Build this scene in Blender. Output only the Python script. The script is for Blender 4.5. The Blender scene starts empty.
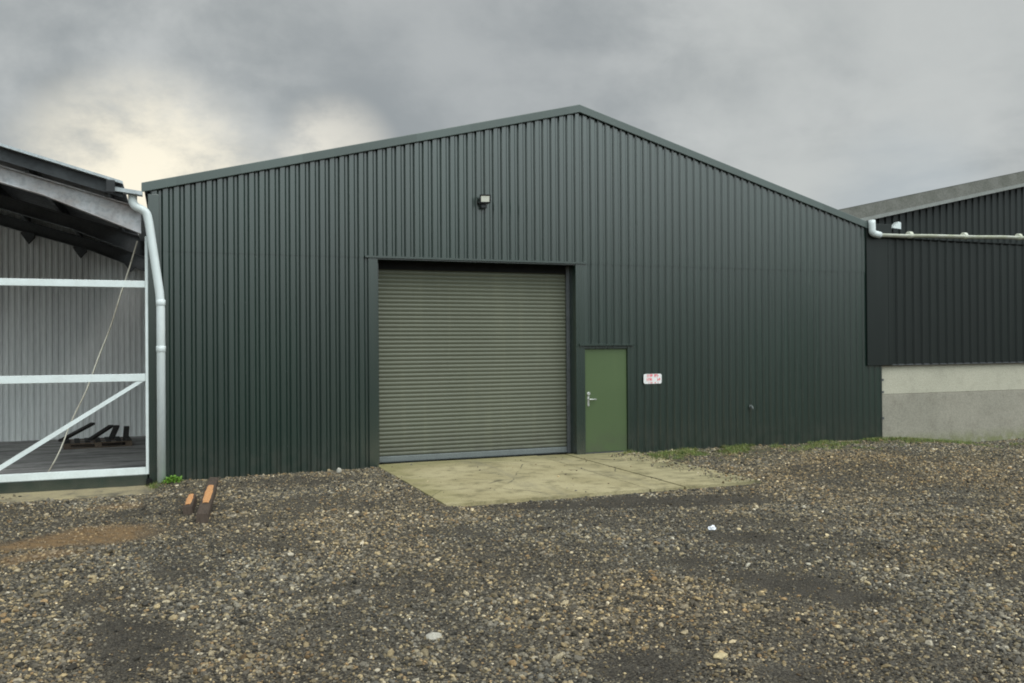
import bpy, math, random
import numpy as np
from mathutils import Vector, Matrix, noise as mnoise

random.seed(7)
RNG = np.random.default_rng(11)
scn = bpy.context.scene
COL = scn.collection
rad = math.radians

# ------------------------------------------------------------------ materials
class NT:
    def __init__(s, nt):
        s.nt = nt; s.n = nt.nodes; s.l = nt.links
    def node(s, t, **kw):
        nd = s.n.new(t)
        ins = kw.pop('ins', {})
        for k, v in kw.items(): setattr(nd, k, v)
        for k, v in ins.items(): s.set(nd.inputs[k], v)
        return nd
    def set(s, sock, v):
        if isinstance(v, bpy.types.NodeSocket): s.l.new(v, sock)
        elif isinstance(v, (tuple, list)) and len(v) == 3 and sock.type == 'RGBA': sock.default_value = (*v, 1)
        else: sock.default_value = v
    def math(s, op, a, b=0.0, clamp=False):
        nd = s.n.new('ShaderNodeMath'); nd.operation = op; nd.use_clamp = clamp
        s.set(nd.inputs[0], a); s.set(nd.inputs[1], b); return nd.outputs[0]
    def mix(s, f, a, b, mode='MIX'):
        nd = s.n.new('ShaderNodeMix'); nd.data_type = 'RGBA'; nd.blend_type = mode
        s.set(nd.inputs[0], f); s.set(nd.inputs[6], a); s.set(nd.inputs[7], b); return nd.outputs[2]
    def noise(s, vec, scale, detail=4, rough=.55):
        nd = s.n.new('ShaderNodeTexNoise')
        nd.inputs['Scale'].default_value = scale; nd.inputs['Detail'].default_value = detail
        nd.inputs['Roughness'].default_value = rough
        if vec is not None: s.l.new(vec, nd.inputs['Vector'])
        return nd.outputs['Fac']
    def ramp(s, f, lo, hi, a=0.0, b=1.0):
        nd = s.n.new('ShaderNodeMapRange'); nd.clamp = True; nd.interpolation_type = 'SMOOTHSTEP'
        s.set(nd.inputs[0], f); s.set(nd.inputs[1], lo); s.set(nd.inputs[2], hi); s.set(nd.inputs[3], a); s.set(nd.inputs[4], b)
        return nd.outputs[0]
    def coords(s, scale=(1, 1, 1)):
        t = s.n.new('ShaderNodeNewGeometry')
        m = s.n.new('ShaderNodeMapping'); m.inputs['Scale'].default_value = scale
        s.l.new(t.outputs['Position'], m.inputs['Vector']); return m.outputs[0]

def new_mat(name):
    m = bpy.data.materials.new(name); m.use_nodes = True
    t = NT(m.node_tree); b = m.node_tree.nodes['Principled BSDF']
    return m, t, b

def mat(name, col, rough=.6, metal=0.0, var=.18, scale=3.0, stretch=(1, 1, 1), col2=None, dirt=.3, bump=.0, bscale=60, spec=.5, rvar=.1):
    m, t, b = new_mat(name)
    v = t.coords(stretch)
    n1 = t.noise(v, scale, 5); n2 = t.noise(v, scale * 9, 4)
    c2 = col2 or tuple(c * .55 for c in col)
    f = t.math('ADD', t.ramp(n1, .35, .7, 0, dirt), t.ramp(n2, .5, .75, 0, dirt * .5))
    c = t.mix(f, col, c2)
    br = t.ramp(n2, .3, .7, 1 - var, 1 + var)
    hs = t.node('ShaderNodeHueSaturation', ins={'Color': c, 'Value': br})
    t.set(b.inputs['Base Color'], hs.outputs[0])
    t.set(b.inputs['Roughness'], t.ramp(n1, .3, .7, rough - rvar, rough + rvar))
    b.inputs['Metallic'].default_value = metal
    b.inputs['Specular IOR Level'].default_value = spec
    if bump:
        bp = t.node('ShaderNodeBump', ins={'Strength': bump, 'Distance': .01, 'Height': t.noise(t.coords(), bscale, 4)})
        t.set(b.inputs['Normal'], bp.outputs[0])
    return m

def paint_mat(name, col, rough=.38, spec=.6, streak=.25, dirtcol=(.06, .055, .045), splash=.35, coat=0.0, sheets=.16):
    """coated steel sheet: rain streaks, faint blotches, splashed dirt at the foot"""
    m, t, b = new_mat(name)
    blotch = t.noise(t.coords(), .55, 4); fine = t.noise(t.coords(), 14, 4)
    st = t.noise(t.coords((5.5, 5.5, .22)), 1.6, 5)
    pos = t.node('ShaderNodeNewGeometry'); sep = t.node('ShaderNodeSeparateXYZ', ins={0: pos.outputs['Position']})
    c = t.mix(t.ramp(blotch, .35, .68, 0, .45), col, tuple(x * 1.25 for x in col))
    c = t.mix(t.ramp(st, .48, .78, 0, streak), c, (col[0] * 1.9, col[1] * 1.75, col[2] * 1.65))
    wn = t.node('ShaderNodeTexWhiteNoise', noise_dimensions='1D', ins={'W': t.math('FLOOR', t.math('DIVIDE', t.math('ADD', sep.outputs[0], t.math('MULTIPLY', sep.outputs[1], .7)), 1.032))})
    c = t.mix(t.ramp(wn.outputs['Value'], 0, 1, 0, sheets), c, (0, 0, 0))
    foot = t.math('MULTIPLY', t.ramp(sep.outputs[2], 0.0, .75, 1, 0), t.ramp(t.noise(t.coords(), 5, 5), .3, .75, .1, splash * 2))
    c = t.mix(t.math('MULTIPLY', foot, .6), c, dirtcol)
    t.set(b.inputs['Base Color'], c)
    t.set(b.inputs['Roughness'], t.math('ADD', t.ramp(wn.outputs['Value'], 0, 1, rough - .03, rough + .03), t.ramp(st, .4, .8, 0, .07)))
    if coat:
        b.inputs['Coat Weight'].default_value = coat; b.inputs['Coat IOR'].default_value = 1.9; b.inputs['Coat Roughness'].default_value = rough
    b.inputs['Specular IOR Level'].default_value = spec
    bp = t.node('ShaderNodeBump', ins={'Strength': .05, 'Distance': .02, 'Height': t.noise(t.coords((1, 1, .3)), 1.4, 2)})
    t.set(b.inputs['Normal'], bp.outputs[0])
    return m

M = {}
M['green'] = paint_mat('green_coated_steel', (.006, .019, .0135), .28, .5, coat=.75)
M['trim'] = paint_mat('green_flashing', (.008, .021, .015), .26, .5, coat=.75)
M['cap'] = paint_mat('green_verge_flashing', (.060, .078, .072), .5, .6)
M['dark_clad'] = paint_mat('black_coated_steel', (.008, .011, .010), .42, .35)
M['shutter'] = paint_mat('olive_shutter', (.098, .102, .074), .5, .4, streak=.22, splash=.5, sheets=.0)
M['door'] = paint_mat('green_door_paint', (.062, .092, .038), .42, .45, streak=.10, splash=.45, sheets=.0)
M['screw'] = mat('dull_screw_heads', (.10, .11, .105), .5, 0, scale=5)
M['roof_grey'] = mat('grey_underside_sheet', (.15, .155, .165), .8, 0, var=.2, scale=2, dirt=.5, col2=(.09, .09, .095))
M['reflection_blocker'] = mat('dark_reflection_blocker', (.045, .055, .03), .95, 0, var=.4, scale=.12, dirt=.6)
def fill_rooflight_mat():
    m, t, b = new_mat('translucent_fill_rooflight')
    tr = t.node('ShaderNodeBsdfTranslucent', ins={0: (.82, .84, .80, 1)}); df_ = t.node('ShaderNodeBsdfDiffuse', ins={0: (.6, .62, .58, 1)})
    mx_ = t.node('ShaderNodeMixShader', ins={0: .25}); t.l.new(tr.outputs[0], mx_.inputs[1]); t.l.new(df_.outputs[0], mx_.inputs[2])
    t.l.new(mx_.outputs[0], t.n['Material Output'].inputs['Surface']); return m
M['added_fill_rooflight'] = fill_rooflight_mat()
M['black_wood'] = mat('blackened_boards', (.022, .018, .017), .8, 0, var=.3, scale=5, dirt=.5)
M['galv'] = mat('galvanised_steel', (.42, .45, .47), .5, .25, scale=6, dirt=.35)
M['grey_bar'] = mat('grey_bottom_rail', (.155, .17, .17), .5, .2, scale=5)
M['white_paint'] = mat('white_painted_rail', (.66, .70, .70), .5, 0, var=.06, scale=4, dirt=.25, col2=(.40, .41, .38))
M['white_pvc'] = mat('white_plastic_pipe', (.66, .70, .71), .35, 0, var=.05, scale=3, stretch=(1, 1, .3), dirt=.25, col2=(.42, .44, .40))
M['old_gutter'] = mat('weathered_gutter', (.60, .60, .53), .6, 0, var=.15, scale=3.5, stretch=(1, 1, 1), dirt=.8, col2=(.42, .43, .30))
M['black'] = mat('black_plastic', (.012, .012, .014), .4, 0, var=.1, scale=8)
M['rubber_and_shade'] = mat('black_rubber_and_lintel_shade', (.012, .012, .012), .8, 0, scale=8, spec=.1)  # rubber of the gate guide, also black for the lintel's painted shade
M['lens'] = mat('pale_lamp_glass', (.72, .70, .62), .2, 0, var=.05, scale=20, dirt=.1)
M['chrome'] = mat('satin_steel', (.62, .62, .6), .3, .6, var=.05, scale=20, dirt=.1)
M['sign'] = mat('white_sign', (.72, .70, .70), .35, 0, var=.03, scale=12, dirt=.15, col2=(.55, .55, .53))
M['red'] = mat('faded_red_print', (.70, .12, .15), .5, 0, var=.1, scale=30, dirt=.4, col2=(.75, .35, .36))
M['fibre'] = mat('weathered_fibre_cement', (.145, .14, .125), .85, 0, var=.2, scale=2.2, dirt=.8, col2=(.10, .10, .085), bump=.3, bscale=25)
M['fibre_edge'] = mat('pale_fibre_cement', (.21, .215, .205), .8, 0, var=.15, scale=3, dirt=.6, col2=(.18, .18, .165))
M['roof_dark'] = mat('dark_roof_sheet', (.035, .038, .042), .7, 0, var=.2, scale=2, dirt=.5)
M['steel_dark'] = mat('dark_steel', (.075, .078, .083), .6, 0, var=.2, scale=3, dirt=.5)
M['rafter'] = mat('rusting_painted_beam', (.44, .44, .46), .65, 0, var=.2, scale=1.6, dirt=.7, col2=(.24, .19, .17), bump=.1)
M['back_clad'] = mat('grey_liner_sheet', (.80, .80, .79), .6, 0, var=.08, scale=1.5, stretch=(3, 3, .3), dirt=.4, col2=(.62, .62, .62))
M['floor'] = mat('dusty_shed_floor', (.34, .32, .31), .8, 0, var=.35, scale=1.3, stretch=(.6, 2.2, 1), dirt=.9, col2=(.14, .13, .13), bump=.3)
M['wood_dark'] = mat('dark_wet_timber', (.075, .050, .036), .75, 0, var=.3, scale=4, stretch=(6, 1, 1), dirt=.6, bump=.3)
M['wood_brown'] = mat('brown_pallet_timber', (.13, .092, .065), .8, 0, var=.3, scale=4, dirt=.6, bump=.3)
M['wood_fresh'] = mat('fresh_split_timber', (.56, .30, .13), .7, 0, var=.2, scale=9, stretch=(4, 1, 1), dirt=.7, col2=(.50, .19, .07), bump=.4)
M['rope'] = mat('pale_rope', (.74, .69, .58), .9, 0, var=.2, scale=1.2, dirt=.6, col2=(.17, .10, .06))
M['leaf'] = mat('bright_weed_leaf', (.16, .30, .035), .6, 0, var=.35, scale=14, dirt=.5, col2=(.07, .15, .02))
M['stone_pale'] = mat('pale_stone', (.38, .35, .30), .8, 0, var=.2, scale=18, dirt=.5, col2=(.32, .29, .24), bump=.4)
M['stone_tan'] = mat('tan_stone', (.48, .38, .22), .8, 0, var=.2, scale=18, dirt=.5, bump=.4)
M['plastic_white'] = mat('crumpled_white_plastic', (.78, .78, .84), .4, 0, var=.05, scale=18, dirt=.1)

def conc_mat(name, col, warm, moss, rough=.85, mossf=.6, band=None):
    m, t, b = new_mat(name)
    v = t.coords()
    n0 = t.noise(v, .8, 5, .6); n1 = t.noise(v, 3.2, 6, .65); n2 = t.noise(v, 45, 4)
    c = t.mix(t.ramp(n0, .35, .68), col, warm)
    c = t.mix(t.ramp(n1, .48, .70, 0, mossf), c, moss)
    if band is not None:
        pos = t.node('ShaderNodeNewGeometry'); sep = t.node('ShaderNodeSeparateXYZ', ins={0: pos.outputs['Position']})
        c = band(t, sep, c)
    hs = t.node('ShaderNodeHueSaturation', ins={'Color': c, 'Value': t.ramp(n2, .3, .7, .82, 1.15)})
    t.set(b.inputs['Base Color'], hs.outputs[0]); b.inputs['Roughness'].default_value = rough
    h = t.math('ADD', t.noise(v, 18, 5), t.math('MULTIPLY', n2, .4))
    bp = t.node('ShaderNodeBump', ins={'Strength': .35, 'Distance': .012, 'Height': h}); t.set(b.inputs['Normal'], bp.outputs[0])
    return m
def apron_band(t, sep, c):
    # moss and washed-in dirt along the building and on the gravel side
    n = t.noise(t.coords((.5, 2.2, 1)), 1.5, 5, .65)
    near = t.math('MULTIPLY', t.ramp(sep.outputs[1], -.9, -.02, 0, 1), t.ramp(n, .25, .6, .2, 1))
    c = t.mix(t.math('MULTIPLY', near, .6), c, (.14, .13, .045))
    right = t.math('MULTIPLY', t.ramp(sep.outputs[0], 6.6, 8.7, 0, 1), t.ramp(n, .38, .62, 0, 1))
    c = t.mix(t.math('MULTIPLY', right, .7), c, (.125, .115, .055))
    # tyre-darkened lanes leading into the door, hairline cracks
    lane = t.math('ADD', t.ramp(t.math('ABSOLUTE', t.math('SUBTRACT', sep.outputs[0], 5.15)), .1, .32, 1, 0), t.ramp(t.math('ABSOLUTE', t.math('SUBTRACT', sep.outputs[0], 6.75)), .1, .32, 1, 0))
    lane = t.math('MULTIPLY', lane, t.ramp(t.noise(t.coords((3, .6, 1)), 2.0, 5, .65), .38, .68, 0, .5))
    c = t.mix(lane, c, (.17, .15, .10))
    vd = t.node('ShaderNodeTexVoronoi', feature='DISTANCE_TO_EDGE', ins={'Vector': t.mix(.12, t.coords(), t.node('ShaderNodeTexNoise', ins={'Vector': t.coords(), 'Scale': 3.0, 'Detail': 5.0}).outputs['Color']), 'Scale': .75})
    c = t.mix(t.math('MULTIPLY', t.ramp(vd.outputs['Distance'], .003, .012, 1, 0), t.ramp(t.noise(t.coords(), 1.1, 2), .48, .56, 0, .75)), c, (.07, .06, .035))
    left = t.math('MULTIPLY', t.ramp(sep.outputs[0], 3.5, 4.1, 1, 0), t.ramp(n, .35, .6, .1, 1))
    return t.mix(t.math('MULTIPLY', left, .55), c, (.19, .17, .06))
M['apron'] = conc_mat('mossy_yard_concrete', (.38, .32, .185), (.295, .245, .13), (.13, .11, .055), mossf=.7, band=apron_band)
def wall_band(t, sep, c):
    low = t.math('MULTIPLY', t.ramp(sep.outputs[2], -.25, .15, 1, 0), t.ramp(t.noise(t.coords(), 4, 5), .3, .6))
    return t.mix(t.math('MULTIPLY', low, .8), c, (.14, .15, .05))
M['conc_low'] = conc_mat('grey_cast_concrete', (.275, .25, .205), (.24, .22, .18), (.20, .175, .14), mossf=.5, band=wall_band)
M['conc_top'] = conc_mat('pale_cast_concrete', (.41, .38, .305), (.37, .345, .275), (.30, .28, .22), mossf=.35)
M['sill'] = conc_mat('sandy_concrete_strip', (.30, .245, .14), (.19, .155, .10), (.07, .06, .045), mossf=.8)

# ground and gravel
def ground_mat():
    m, t, b = new_mat('gravel_and_ash_ground')
    v = t.coords()
    at = t.node('ShaderNodeVertexColor', layer_name='patch'); sp = t.node('ShaderNodeSeparateColor', ins={0: at.outputs[0]})
    vor = t.node('ShaderNodeTexVoronoi', ins={'Vector': v, 'Scale': 55.0}); vor2 = t.node('ShaderNodeTexVoronoi', ins={'Vector': v, 'Scale': 130.0})
    sc = t.node('ShaderNodeSeparateColor', ins={0: vor.outputs['Color']})
    peb = t.mix(t.ramp(sc.outputs[0], .0, 1), (.030, .027, .024), (.20, .175, .135))
    peb = t.mix(t.ramp(sc.outputs[1], .7, .95, 0, .6), peb, (.25, .185, .10))
    soil = t.mix(t.ramp(t.noise(v, 2.5, 6, .65), .3, .7), (.026, .0225, .0195), (.050, .043, .036))
    near = t.ramp(vor.outputs['Distance'], .42, .68, 1, 0)
    f = t.math('MULTIPLY', t.math('MULTIPLY', near, .92), t.math('SUBTRACT', 1.0, t.math('MULTIPLY', sp.outputs[0], .75)))
    c = t.mix(f, soil, peb)
    grit = t.node('ShaderNodeSeparateColor', ins={0: vor2.outputs['Color']})
    c = t.mix(t.ramp(grit.outputs[2], .55, 1, 0, .35), c, (.20, .18, .15))
    c = t.mix(t.math('MULTIPLY', sp.outputs[1], t.ramp(t.noise(v, 9, 5), .3, .6, .35, .9)), c, (.25, .15, .07))
    c = t.mix(t.math('MULTIPLY', sp.outputs[2], t.ramp(t.noise(v, 7, 6, .7), .38, .62, .05, .75)), c, (.10, .105, .035))
    t.set(b.inputs['Base Color'], c)
    t.set(b.inputs['Roughness'], t.math('SUBTRACT', .95, t.math('MULTIPLY', sp.outputs[0], .12)))
    b.inputs['Specular IOR Level'].default_value = .10
    h = t.math('ADD', t.math('MULTIPLY', vor.outputs['Distance'], -.9), t.math('MULTIPLY', t.noise(v, 22, 6, .7), 1.2))
    bp = t.node('ShaderNodeBump', ins={'Strength': .7, 'Distance': .02, 'Height': h}); t.set(b.inputs['Normal'], bp.outputs[0])
    return m
M['ground'] = ground_mat()
def gravel_mat():
    m, t, b = new_mat('gravel_stones')
    at = t.node('ShaderNodeVertexColor', layer_name='stone')
    n = t.noise(t.coords(), 70, 3)
    hs = t.node('ShaderNodeHueSaturation', ins={'Color': at.outputs[0], 'Value': t.ramp(n, .3, .7, .75, 1.2)})
    t.set(b.inputs['Base Color'], hs.outputs[0]); b.inputs['Roughness'].default_value = .75; b.inputs['Specular IOR Level'].default_value = .25
    return m
M['gravel'] = gravel_mat()
def grass_mat():
    m, t, b = new_mat('short_grass')
    at = t.node('ShaderNodeVertexColor', layer_name='blade')
    t.set(b.inputs['Base Color'], at.outputs[0]); b.inputs['Roughness'].default_value = .6
    return m
M['grass'] = grass_mat()

# ------------------------------------------------------------------ mesh helpers
class MB:
    def __init__(s): s.v = []; s.f = []
    def quad(s, a, b, c, d):
        i = len(s.v); s.v += [a, b, c, d]; s.f.append((i, i + 1, i + 2, i + 3)); return s
    def poly(s, pts):
        i = len(s.v); s.v += list(pts); s.f.append(tuple(range(i, i + len(pts)))); return s
    def box(s, x0, x1, y0, y1, z0, z1, bev=0.0, m=None):
        """box with chamfered edges along its longest direction"""
        if bev <= 0:
            p = [(x, y, z) for x in (x0, x1) for y in (y0, y1) for z in (z0, z1)]
            q = [(0, 1, 3, 2), (4, 6, 7, 5), (0, 4, 5, 1), (2, 3, 7, 6), (0, 2, 6, 4), (1, 5, 7, 3)]
            i = len(s.v)
            s.v += [tuple(m @ Vector(a)) if m else a for a in p]; s.f += [tuple(i + k for k in f) for f in q]; return s
        import bmesh
        bm = bmesh.new(); bmesh.ops.create_cube(bm, size=1)
        for w in bm.verts: w.co = Vector(((x0 + x1) / 2 + w.co.x * (x1 - x0), (y0 + y1) / 2 + w.co.y * (y1 - y0), (z0 + z1) / 2 + w.co.z * (z1 - z0)))
        bmesh.ops.bevel(bm, geom=bm.edges[:], offset=bev, segments=2, affect='EDGES', profile=.5)
        if m: bm.transform(m)
        return s.add_bm(bm)
    def add_bm(s, bm):
        i = len(s.v); bm.verts.index_update()
        s.v += [tuple(w.co) for w in bm.verts]; s.f += [tuple(i + w.index for w in f.verts) for f in bm.faces]; bm.free(); return s
    def prism(s, pts, y0, y1):
        """outline in x,z pushed from y0 to y1"""
        n = len(pts); i = len(s.v)
        s.v += [(x, y0, z) for x, z in pts] + [(x, y1, z) for x, z in pts]
        s.f.append(tuple(i + k for k in range(n))); s.f.append(tuple(i + n + k for k in reversed(range(n))))
        for k in range(n):
            j = (k + 1) % n; s.f.append((i + k, i + n + k, i + n + j, i + j))
        return s
    def tube(s, pts, r, seg=12, cap=True):
        pts = [Vector(p) for p in pts]; rs = r if isinstance(r, (list, tuple)) else [r] * len(pts)
        i = len(s.v); prev = None
        for k, p in enumerate(pts):
            d = (pts[min(k + 1, len(pts) - 1)] - pts[max(k - 1, 0)]).normalized()
            if prev is None:
                a = d.orthogonal().normalized()
            else:
                a = (prev - d * prev.dot(d)).normalized()
            prev = a; b = d.cross(a)
            for q in range(seg):
                w = 2 * math.pi * q / seg; s.v.append(tuple(p + (a * math.cos(w) + b * math.sin(w)) * rs[k]))
        for k in range(len(pts) - 1):
            for q in range(seg):
                s.f.append((i + k * seg + q, i + k * seg + (q + 1) % seg, i + (k + 1) * seg + (q + 1) % seg, i + (k + 1) * seg + q))
        if cap:
            s.f.append(tuple(i + q for q in reversed(range(seg)))); s.f.append(tuple(i + (len(pts) - 1) * seg + q for q in range(seg)))
        return s
    def build(s, name, m, parent=None, smooth=False):
        me = bpy.data.meshes.new(name); me.from_pydata([tuple(a) for a in s.v], [], s.f)
        me.validate(); me.update()
        if smooth: me.polygons.foreach_set('use_smooth', [True] * len(me.polygons))
        me.materials.append(M[m]); o = bpy.data.objects.new(name, me); COL.objects.link(o)
        if parent:
            o.parent = parent
            o.location = -parent.location if parent.parent is None and parent.type == 'EMPTY' else (0, 0, 0)
        return o

def thing(name, label, cat, loc=(0, 0, 0), group=None):
    o = bpy.data.objects.new(name, None); COL.objects.link(o); o.location = loc; o.empty_display_size = .2
    o['label'] = label; o['category'] = cat
    if group: o['group'] = group
    return o
def tag(o, label, cat, group=None):
    o['label'] = label; o['category'] = cat
    if group: o['group'] = group
    return o
def struct(o, kind='structure', label=None):
    o['kind'] = kind
    if label: o['label'] = label
    return o
def soften(pts, n=5, k=.35):
    """round the corners of a polyline"""
    P = [Vector(p) for p in pts]; out = [P[0]]
    for i in range(1, len(P) - 1):
        a, b, c = P[i - 1], P[i], P[i + 1]
        ra = min(k, (a - b).length * .45); rc = min(k, (c - b).length * .45)
        p0 = b + (a - b).normalized() * ra; p2 = b + (c - b).normalized() * rc
        for j in range(n + 1):
            t = j / n; out.append(p0 * (1 - t) ** 2 + b * 2 * t * (1 - t) + p2 * t * t)
    out.append(P[-1]); return out

def profile(x0, x1, pitch=.172, depth=.036, crown=.078, web=.029, phase=0.0):
    """box-profile sheeting seen in plan: list of (x, y)"""
    pts = []
    x = x0 - ((x0 - phase) % pitch) - pitch
    while x < x1 + pitch:
        pts += [(x, 0), (x + web, -depth), (x + web + crown, -depth), (x + 2 * web + crown, 0)]
        x += pitch
    out = []
    for (a, b) in zip(pts, pts[1:]):
        if b[0] <= x0 or a[0] >= x1: continue
        def at(xx): return (xx, a[1] + (b[1] - a[1]) * (xx - a[0]) / max(b[0] - a[0], 1e-9))
        p = at(x0) if a[0] < x0 else a; q = at(x1) if b[0] > x1 else b
        if not out: out.append(p)
        out.append(q)
    return out

def sheet(mb, x0, x1, zb, zt, y, axis='x', **kw):
    """vertical corrugated wall sheet between heights zb(x) and zt(x)"""
    P = profile(x0, x1, **kw)
    fb = zb if callable(zb) else (lambda x: zb); ft = zt if callable(zt) else (lambda x: zt)
    for a, b in zip(P, P[1:]):
        if b[0] - a[0] < 1e-6: continue
        q = [(a[0], y + a[1], fb(a[0])), (b[0], y + b[1], fb(b[0])), (b[0], y + b[1], ft(b[0])), (a[0], y + a[1], ft(a[0]))]
        if axis == 'y': q = [(yy, xx, zz) for xx, yy, zz in q]
        mb.quad(*q)
    return mb

# ------------------------------------------------------------------ value noise in numpy
def vnoise(x, y, seed=0):
    xi = np.floor(x).astype(np.int64); yi = np.floor(y).astype(np.int64); xf = x - xi; yf = y - yi
    def h(a, b):
        n = (a * 374761393 + b * 668265263 + seed * 982451653) & 0xFFFFFFFF
        n = ((n ^ (n >> 13)) * 1274126177) & 0xFFFFFFFF
        return ((n ^ (n >> 16)) & 0xFFFF) / 65535.0
    u = xf * xf * (3 - 2 * xf); v = yf * yf * (3 - 2 * yf)
    return (h(xi, yi) * (1 - u) + h(xi + 1, yi) * u) * (1 - v) + (h(xi, yi + 1) * (1 - u) + h(xi + 1, yi + 1) * u) * v
def fbm(x, y, sc, oct=4, seed=0, g=.5):
    s = 0; a = 1; tot = 0
    for k in range(oct):
        s = s + a * vnoise(x * sc * 2 ** k + 17.3 * k, y * sc * 2 ** k - 9.1 * k, seed + k); tot += a; a *= g
    return s / tot
def sstep(a, b, x):
    t = np.clip((x - a) / (b - a), 0, 1); return t * t * (3 - 2 * t)

APX0, APX1, APY = 3.44, 8.62, -4.20
def height(x, y):
    z = -.03 + (fbm(x, y, .35, 3, 5) - .5) * .10 + (fbm(x, y, 1.7, 3, 9) - .5) * .05
    z = z + (fbm(x, y, 6, 2, 21) - .5) * .018
    # shallow wheel ruts sweeping in front of the apron
    for (ax, ay, bx, by, w, d) in RUTS:
        t = np.clip(((x - ax) * (bx - ax) + (y - ay) * (by - ay)) / ((bx - ax) ** 2 + (by - ay) ** 2), 0, 1)
        dd = np.hypot(x - ax - t * (bx - ax), y - ay - t * (by - ay)) + (fbm(x, y, 1.1, 2, 33) - .5) * .3
        z = z - d * np.exp(-(dd / w) ** 2) + d * .5 * np.exp(-((dd - 2 * w) / w) ** 2)
    z = z - .22 * sstep(15.2, 17.8, x) * sstep(-9, -1, y)
    wallside = np.exp(-((y + .15) / .35) ** 2)
    z = z * (1 - wallside * .6) + wallside * .6 * (-.02 - .22 * sstep(15.2, 17.8, x))
    ap = sstep(.35, 0, np.maximum(np.maximum(APX0 - x, x - APX1), np.maximum(APY - y, 0)))
    z = z * (1 - ap) + ap * (-.03 + .036 * sstep(APX0 + .3, APX0 - .1, x))
    z = z - .12 * sstep(-.02, .12, y) - .085 * sstep(-.1, -.5, x) * sstep(-1.6, -.7, y)
    return z
RUTS = [(4.8, -6.0, 9.5, -8.2, .22, .035), (5.6, -5.0, 12.5, -6.6, .25, .03), (-1.2, -6.2, .8, -9.5, .25, .03), (3.3, -11.5, 6.8, -8.4, .22, .03)]
# soft patches of bare ash / soil: x, y, rx, ry, angle, strength
SOIL = [(6.1, -4.9, 2.2, .42, -12, 1.0), (7.4, -5.2, .8, .35, 0, .8), (5.35, -9.2, 1.5, .42, -64, 1.0), (4.9, -8.0, .7, .35, -50, .9), (6.0, -7.3, .75, .4, -50, .9), (3.0, -10.4, .6, .45, 0, 1.0),
        (3.9, -10.9, .5, .4, 0, .9), (-.35, -8.4, .42, 1.5, 8, 1.0), (.1, -6.6, .5, .6, 0, .7), (-.2, -10.0, .8, .8, 0, .8), (4.1, -6.0, .8, .25, 0, .8), (1.6, -1.0, 2.2, .5, 0, .6),
        (.9, -4.0, 1.1, .25, 0, .5), (7.9, -10.0, 1.4, .5, -15, .6), (-.3, -3.0, 1.2, .3, 0, .8), (4.6, -12.2, 1.5, .5, 20, .7), (11.5, -5.4, 2.2, .3, -10, .4), (2.0, -7.6, .9, .2, 10, .6), (1.4, -10.6, .6, .3, 0, .6)]
ORANGE = [(-.95, -4.4, .75, .55, 10, .75), (-1.3, -5.3, .6, .3, 0, .6), (-.75, -2.4, .4, .25, 0, .5)]
MOSS = [(9.9, -.5, 1.6, .65, 0, 1.0), (11.6, -.25, .8, .35, 0, .8), (13.0, -.2, .7, .25, 0, .5), (14.7, -.5, 1.0, .5, 0, .9), (16.8, -.25, 1.8, .4, 0, .9), (8.9, -1.2, .5, .7, 0, .6), (-.1, -.4, .3, .3, 0, .5), (15.6, -2.8, 2.0, 1.0, 0, .3), (15.9, -.7, 1.7, .75, 0, 1.0), (13.2, -1.2, 2.4, .8, 0, .6), (10.6, -1.4, 1.0, .5, 0, .6), (17.5, -1.2, 2.0, .8, 0, .7)]
def patch(x, y, L):
    s = np.zeros_like(x); w = (fbm(x, y, 1.3, 4, 41) - .5) * 1.6
    for (px, py, rx, ry, a, k) in L:
        c, sn = math.cos(rad(a)), math.sin(rad(a)); dx, dy = x - px, y - py
        d = np.hypot((dx * c + dy * sn) / rx, (-dx * sn + dy * c) / ry) + w
        s = np.maximum(s, k * sstep(1.25, .35, d))
    return s
def soil_at(x, y):
    s = patch(x, y, SOIL); n = sstep(.50, .66, fbm(x, y, .9, 4, 77)) * .45
    return np.clip(np.maximum(s, n), 0, 1)

def np_mesh(name, V, F, m, color=None, cname='c', smooth=False):
    me = bpy.data.meshes.new(name); n = F.shape[1]
    me.vertices.add(len(V)); me.vertices.foreach_set('co', V.astype(np.float32).ravel())
    me.loops.add(F.size); me.loops.foreach_set('vertex_index', F.astype(np.int32).ravel())
    me.polygons.add(len(F)); me.polygons.foreach_set('loop_start', np.arange(0, F.size, n, dtype=np.int32))
    if smooth: me.polygons.foreach_set('use_smooth', np.ones(len(F), dtype=bool))
    if color is not None:
        a = me.color_attributes.new(cname, 'FLOAT_COLOR', 'POINT')
        a.data.foreach_set('color', np.concatenate([color, np.ones((len(color), 1))], 1).astype(np.float32).ravel())
    me.update(calc_edges=True)
    if not smooth: me.polygons.foreach_set('use_smooth', np.zeros(len(F), dtype=bool))
    me.materials.append(M[m]); o = bpy.data.objects.new(name, me); COL.objects.link(o); return o

# ------------------------------------------------------------------ ground
xs = np.concatenate([[-400, -200, -100, -50, -25, -14, -9], np.arange(-7, 26.01, .07), [28, 32, 40, 60, 120, 250, 400]])
ys = np.concatenate([[-400, -200, -100, -50, -30, -20], np.arange(-16, .31, .065), [1, 3, 8, 20, 50, 120, 250, 400]])
GX, GY = np.meshgrid(xs, ys); gx, gy = GX.ravel(), GY.ravel()
gz = height(gx, gy)
idx = np.arange(len(gx)).reshape(GX.shape)
F = np.stack([idx[:-1, :-1].ravel(), idx[:-1, 1:].ravel(), idx[1:, 1:].ravel(), idx[1:, :-1].ravel()], 1)
pc = np.stack([soil_at(gx, gy), patch(gx, gy, ORANGE), patch(gx, gy, MOSS)], 1)
ground = np_mesh('ground', np.stack([gx, gy, gz], 1), F, 'ground', pc, 'patch', smooth=True)
struct(ground, label='dark ash and gravel yard ground in front of the buildings')

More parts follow.
